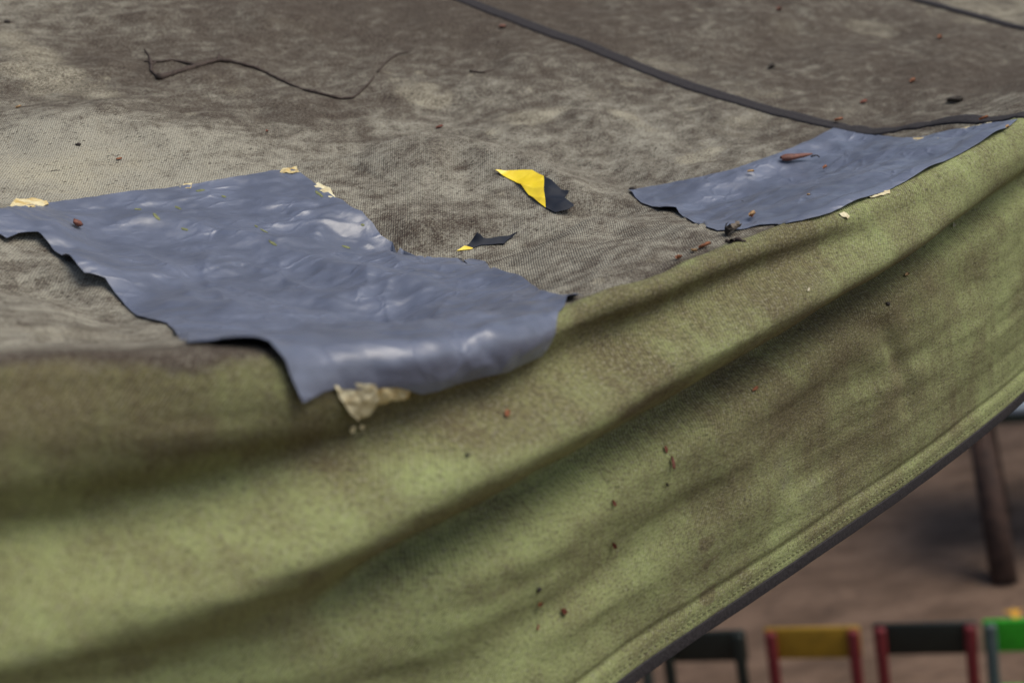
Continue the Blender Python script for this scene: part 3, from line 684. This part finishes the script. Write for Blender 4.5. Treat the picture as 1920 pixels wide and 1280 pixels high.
twig('stem', [(294, 149, .0019, 0), (330, 137, .0016, .0005), (372, 124, .0015, .001), (410, 113, .0011, .003), (432, 115, .0010, .003), (480, 127, .00095, .002), (520, 147, .0009, .001), (575, 172, .0008, 0), (640, 187, .0007, 0), (662, 185, .0007, 0), (690, 158, .00065, .002), (722, 118, .0006, .004), (745, 101, .0005, .005), (772, 96, .0003, .006)], tw, o5)
twig('side_twig', [(372, 124, .0008, .002), (345, 117, .0008, .003), (322, 113, .0007, .003), (298, 116, .0007, .002), (270, 116, .0005, .002)], tw, o5)
twig('side_twig', [(298, 147, .0010, 0), (284, 133, .0009, .001), (284, 122, .0008, .002), (292, 116, .0007, .002)], tw, o5)
twig('side_twig', [(284, 124, .0009, .002), (280, 105, .0006, .004), (270, 92, .0004, .006)], tw, o5)
twig('bud', [(409, 112, .0008, .003), (411, 105, .0009, .004), (411, 100, .0005, .005)], tw, o5)
twig('bud', [(481, 127, .0006, .002), (484, 122, .0005, .003)], tw, o5)
o6 = S1(*L1(900, 136))[0]
t2 = twig('twig', [(880, 135, .0006, 0), (905, 138, .0006, 0), (922, 132, .0005, .001), (928, 129, .0003, .001)], None, o6); t2.location = o6; tag(t2, 'short stub of twig right of the long twig', 'twig')
o6 = S1(*L1(1398, 381))[0]
t3 = twig('twig', [(1391, 378, .0003, 0), (1398, 381, .0003, 0), (1404, 384, .0002, 0)], None, o6); t3.location = o6; tag(t3, 'tiny dark stick lying on the right tape patch', 'twig')
o6 = S1(*L1(1380, 453))[0]
t4 = twig('twig', [(1362, 452, .0008, .0005), (1372, 456, .0009, 0), (1388, 453, .0008, 0), (1398, 452, .0005, .0005)], None, o6); t4.location = o6; tag(t4, 'broken brown stick at the canopy edge below the torn leaf', 'twig')

# ------------------------------------------------------------------ fallen leaves and crumbs
CM = {'rust': plain('rust_leaf', (0.26, 0.095, 0.04), (0.13, 0.05, 0.027), .7, 700, .3, .0003), 'red': plain('red_bud', (0.17, 0.05, 0.03), (0.10, 0.03, 0.02), .7, 700, .3, .0003),
      'brown': plain('brown_leaf', (0.19, 0.07, 0.045), (0.09, 0.04, 0.03), .6, 400, .35, .0004), 'tan': plain('tan_leaf', (0.36, 0.23, 0.11), (0.20, 0.11, 0.05), .75, 600, .3, .0003),
      'dark': plain('dark_debris', (0.03, 0.025, 0.022), (0.06, 0.05, 0.04), .8, 700, .25, .0003), 'pale': plain('pale_chaff', (0.48, 0.44, 0.33), (0.33, 0.29, 0.2), .8, 700, .3, .0003), 'grey': plain('grey_leaf', (0.17, 0.14, 0.11), (0.08, 0.065, 0.05), .8, 500, .3, .0004),
      'yellow': plain('yellow_leaf', (0.62, 0.36, 0.03), (0.5, 0.22, 0.02), .6, 60, .3)}
def surf_frame(x0, y0, x1, y1, off=0):
    a, n = S1(*L1((x0 + x1) / 2, (y0 + y1) / 2), off)
    e0 = S1(*L1(x0, y0))[0]; e1 = S1(*L1(x1, y1))[0]; d = e1 - e0; l = min(np.linalg.norm(d), 1.25 * math.hypot(x1 - x0, y1 - y0) * ((a - Cv) @ Fv) / FPX); d = d - n * (d @ n); d /= np.linalg.norm(d) + 1e-9
    return Vector(a), Vector(d), Vector(n), l
def put(o, fr, lift=0.0):
    a, d, n, l = fr; b = n.cross(d)
    o.matrix_world = Matrix(((d.x, b.x, n.x, a.x + n.x * lift), (d.y, b.y, n.y, a.y + n.y * lift), (d.z, b.z, n.z, a.z + n.z * lift), (0, 0, 0, 1)))
def flake_mesh(l, w, curl, seed, jag=.12, twist=.5):
    r = random.Random(seed); nx, ny = 9, 5; v = []; f = []
    for i in range(nx):
        t = i / (nx - 1); hw = w / 2 * math.sin(math.pi * (0.06 + 0.88 * t)) ** .7 * (1 + r.uniform(-jag, jag))
        for j in range(ny):
            s = j / (ny - 1) * 2 - 1
            v.append(((t - .5) * l + r.uniform(-.02, .02) * l, s * hw, curl * w * (s * s) + .10 * l * math.sin(t * 2.7 + seed) * curl + twist * s * hw * (t - .5) + r.uniform(-.02, .02) * w))
    zmin = min(p[2] for p in v); v = [(x, y, z - zmin) for x, y, z in v]; n = nx * ny; th = w * .05
    v += [(x, y, z + th) for x, y, z in v]
    for i in range(nx - 1):
        for j in range(ny - 1):
            q = (i * ny + j, (i + 1) * ny + j, (i + 1) * ny + j + 1, i * ny + j + 1); f.append(q[::-1]); f.append(tuple(x + n for x in q))
    rim = [i * ny for i in range(nx)] + [(nx - 1) * ny + j for j in range(1, ny)] + [i * ny + ny - 1 for i in range(nx - 2, -1, -1)] + [j for j in range(ny - 2, 0, -1)]
    for k_ in range(len(rim)):
        a, b = rim[k_], rim[(k_ + 1) % len(rim)]; f.append((a, b, b + n, a + n))
    return mesh('flake', v, f)
def lump_mesh(r_, seed):
    bm = bmesh.new(); bmesh.ops.create_icosphere(bm, subdivisions=2, radius=r_)
    for v in bm.verts:
        v.co *= 1 + .45 * mnoise.noise(v.co / r_ * 1.3 + Vector((seed, 0, 0))); v.co.z *= .65
        v.co.x *= 1.25; v.co.z += r_ * .45
    me = bpy.data.meshes.new('lump'); bm.to_mesh(me); bm.free(); me.polygons.foreach_set('use_smooth', [True] * len(me.polygons)); return me
def flake(name, x0, y0, x1, y1, wr, colr, label, cat, group=None, curl=.5, off=.0004, seed=None):
    fr = surf_frame(x0, y0, x1, y1, off); l = max(fr[3] * .82, .0009)
    o = link(name, flake_mesh(l, l * wr, curl, seed if seed is not None else int(x0 * 7 + y0)), CM[colr]); put(o, fr); return tag(o, label, cat, group)
def lump(name, x, y, rpx, colr, label, cat, group=None, off=0.0):
    fr = surf_frame(x - rpx, y, x + rpx, y, off); dd = (np.array(fr[0]) - Cv) @ Fv
    o = link(name, lump_mesh(rpx * dd / FPX, x), CM[colr]); put(o, fr); return tag(o, label, cat, group)

# curled leaf: a rolled blade with a stalk
fr = surf_frame(1464, 306, 1522, 304, .0008)
leaf = empty('curled_leaf'); put(leaf, fr); tag(leaf, 'rolled dry reddish brown leaf on the right tape patch', 'leaf')
ll = fr[3]; v, f = [], []
for i in range(15):
    t = i / 14; rr = .0027 * (math.sin(math.pi * (.16 + .78 * t ** .8)) ** .8) * (1 - .35 * t) * (1 + .1 * math.sin(9 * t))
    for j in range(14):
        a = -0.6 + 5.2 * j / 13; rad_ = rr * (1 - .25 * j / 13)
        v.append(((t - .5) * ll, math.cos(a) * rad_ * 1.1, rad_ * math.sin(a) * .8 + .0022 + .0008 * t * t))
for i in range(14):
    for j in range(13): f.append((i * 14 + j, (i + 1) * 14 + j, (i + 1) * 14 + j + 1, i * 14 + j + 1))
link('blade', mesh('blade', v, f), CM['brown'], leaf)
tube('stalk', [(ll * .46, 0, .0016), (ll * .58, -.0004, .0022), (ll * .68, .0002, .0019), (ll * .72, -.0006, .0010)], [.0005, .0004, .0003, .0003], CM['dark'], leaf, 6)
# torn leaf fragment caught at the edge of the patch
fr = surf_frame(1355, 444, 1394, 430, .0004)
tl = empty('torn_leaf'); put(tl, fr); tag(tl, 'torn grey brown leaf standing up at the lower edge of the right patch', 'leaf')
link('blade', flake_mesh(fr[3] * .95, fr[3] * .34, .5, 5, .7, .6), CM['grey'], tl)
o = link('leaf_tip', flake_mesh(fr[3] * .5, fr[3] * .3, .9, 9, .5, 1.2), CM['dark'], tl); o.location = (-fr[3] * .38, .0008, .0008); o.rotation_euler = (.6, -.5, .7)
bits = [ # name, ends in the photograph, width ratio, colour, label
    ('leaf_crumb', 1403, 418, 1420, 408, .55, 'tan', 'tan crumpled leaf crumb on the lower edge of the right patch', 'leaf'),
    ('leaf_crumb', 1406, 410, 1414, 422, .5, 'rust', 'rusty crumb tucked against the tan leaf crumb', 'leaf'),
    ('leaf_crumb', 1398, 331, 1413, 329, .45, 'tan', 'small tan flake left of the rolled leaf on the right patch', 'leaf'),
    ('leaf_crumb', 1542, 326, 1553, 321, .6, 'rust', 'orange brown crumb right of the rolled leaf', 'leaf'),
    ('leaf_crumb', 1512, 376, 1520, 375, .7, 'tan', 'lone tan speck in the middle of the right patch', 'leaf'),
    ('leaf_crumb', 1308, 468, 1336, 461, .4, 'rust', 'orange crumb lying in the trough left of the broken stick', 'leaf'),
    ('leaf_crumb', 1293, 472, 1310, 474, .5, 'tan', 'tan crumb touching the orange crumb in the trough', 'leaf'),
    ('leaf_crumb', 1263, 492, 1283, 482, .55, 'rust', 'leftmost orange crumb along the green canopy edge', 'leaf'),
    ('leaf_crumb', 216, 301, 230, 299, .4, 'rust', 'orange flake on the pale roof cloth above the big patch', 'leaf'),
    ('leaf_crumb', 28, 204, 42, 202, .4, 'tan', 'orange tan flake near the left edge of the roof', 'leaf'),
    ('leaf_crumb', 496, 250, 504, 246, .6, 'red', 'tiny red bud on the roof below the long twig', 'bud'),
    ('leaf_crumb', 816, 242, 832, 239, .4, 'red', 'red brown bud on the roof above the yellow scrap', 'bud'),
    ('leaf_crumb', 934, 54, 950, 52, .5, 'brown', 'brown flake on the roof left of the first seam', 'leaf'),
    ('leaf_crumb', 1562, 235, 1582, 232, .4, 'rust', 'orange flake on the seam at the top corner of the right patch', 'leaf'),
    ('leaf_crumb', 1836, 234, 1856, 229, .5, 'rust', 'rusty flake where the seam meets the right patch', 'leaf'),
    ('leaf_crumb', 1880, 250, 1892, 244, .5, 'tan', 'tan flake on the narrow right tip of the right patch', 'leaf'),
    ('leaf_crumb', 1704, 158, 1720, 150, .5, 'rust', 'orange flake on the far roof panel between the seams', 'leaf'),
    ('leaf_crumb', 1754, 76, 1770, 70, .5, 'rust', 'orange flake on the far roof panel below the second seam', 'leaf'),
    ('leaf_crumb', 1450, 24, 1470, 18, .5, 'brown', 'brown flake high on the far roof panel', 'leaf'),
    ('leaf_crumb', 1610, 196, 1628, 192, .4, 'red', 'red brown flake on the far panel above the right patch', 'leaf'),
    ('leaf_crumb', 1438, 132, 1456, 124, .6, 'dark', 'dark curled scrap on the far panel above the first seam', 'leaf'),
    ('leaf_crumb', 1772, 196, 1808, 190, .5, 'dark', 'larger dark leaf bit on the far panel near the right edge', 'leaf'),
    ('bud_scale', 948, 788, 953, 768, .5, 'rust', 'orange bud scale on the valance right of the glue lump', 'bud'),
    ('bud_scale', 1003, 1131, 1018, 1128, .6, 'rust', 'rusty bud scale low on the valance, left of the redder one', 'bud'),
    ('bud_scale', 1047, 1142, 1060, 1152, .7, 'red', 'dark red bud scale low on the valance', 'bud'),
    ('bud_scale', 1008, 1168, 1004, 1182, .4, 'red', 'lowest red sliver on the valance', 'bud'),
    ('bud_scale', 1145, 936, 1152, 950, .5, 'red', 'red brown bud scale under the deep fold of the valance', 'bud'),
    ('bud_scale', 1145, 1012, 1151, 1030, .45, 'red', 'brown red sliver straight below another on the valance', 'bud'),
    ('bud_scale', 1245, 836, 1249, 852, .4, 'red', 'short red sliver beside the dark elongated one on the valance', 'bud'),
    ('bud_scale', 1256, 852, 1260, 882, .3, 'brown', 'dark elongated sliver in the middle of the valance', 'bud'),
    ('bud_scale', 1408, 736, 1422, 727, .4, 'rust', 'orange sliver on the flat right half of the valance', 'bud'),
    ('bud_scale', 1694, 522, 1705, 512, .4, 'tan', 'tan sliver just under the fold at the right of the valance', 'bud'),
    ('bud_scale', 1512, 550, 1518, 538, .3, 'pale', 'pale sliver on the bright ridge of the valance', 'chaff'),
    ('bud_scale', 1786, 430, 1789, 418, .4, 'pale', 'pale sliver on the ridge near the right end of the valance', 'chaff'),
    ('bud_scale', 870, 852, 882, 858, .6, 'dark', 'dark fleck on the upper ridge of the valance', 'debris'),
    ('bud_scale', 1246, 904, 1250, 912, .6, 'dark', 'small dark fleck below the dark sliver on the valance', 'debris'),
]
for nm, x0, y0, x1, y1, wr, c, lab, cat in bits:
    on_patch = 1178 < x0 < 1910 and nm == 'leaf_crumb' and y0 > 225 and y0 < 432
    flake(nm, x0, y0, x1, y1, wr, c, lab, cat, 'bits of fallen leaf on the cloth' if nm == 'leaf_crumb' else 'bud scales and flecks on the valance', .45, .0022 if on_patch else .0003)
for nm, x, y, r, c, lab, cat in [('debris_lump', 1187, 357, 6, 'dark', 'black crumb at the left tip of the right patch', 'debris'), ('debris_lump', 147, 272, 4, 'dark', 'black dot on the pale roof cloth at left', 'debris'),
                        ('debris_lump', 1009, 1104, 5, 'dark', 'dark round speck above the red bud scales', 'debris'), ('debris_lump', 1664, 570, 4, 'dark', 'dark round speck in the right fold of the valance', 'debris'),
                        ('debris_lump', 140, 429, 9, 'brown', 'dark brown blot on the left part of the large patch', 'debris'), ('debris_lump', 14, 43, 5, 'dark', 'dark crumb at the top left corner of the roof', 'debris')]:
    lump(nm, x, y, r, c, lab, cat, 'dark specks on the cloth', .002 if x == 140 else 0)
# yellow maple leaf resting on the green chair
lp = Vector(onz(1898, 1152, .615))
yl = empty('yellow_leaf', tuple(lp)); yl.rotation_euler = (.35, .2, .6); tag(yl, 'yellow autumn leaf resting on the green chair back', 'leaf')
v = [(0, 0, 0)]; f = []
prof = [(0, .045), (.35, .022), (.6, .042), (1.0, .02), (1.35, .045), (1.8, .018), (2.3, .038), (2.75, .016), (3.14, .03)]
ang = [(a, r) for a, r in prof] + [(-a, r) for a, r in prof[::-1][1:-1]]
for a, r in ang: v.append((math.cos(a) * r, math.sin(a) * r, .35 * r * math.cos(2 * a) + .004))
for k_ in range(1, len(v)): f.append((0, k_, k_ % (len(v) - 1) + 1))
link('blade', mesh('blade', v, f, False), CM['yellow'], yl)
tube('stalk', [(-.028, 0, .004), (-.05, .004, .0), (-.065, .002, -.006)], [.002, .0015, .001], CM['tan'], yl, 6)
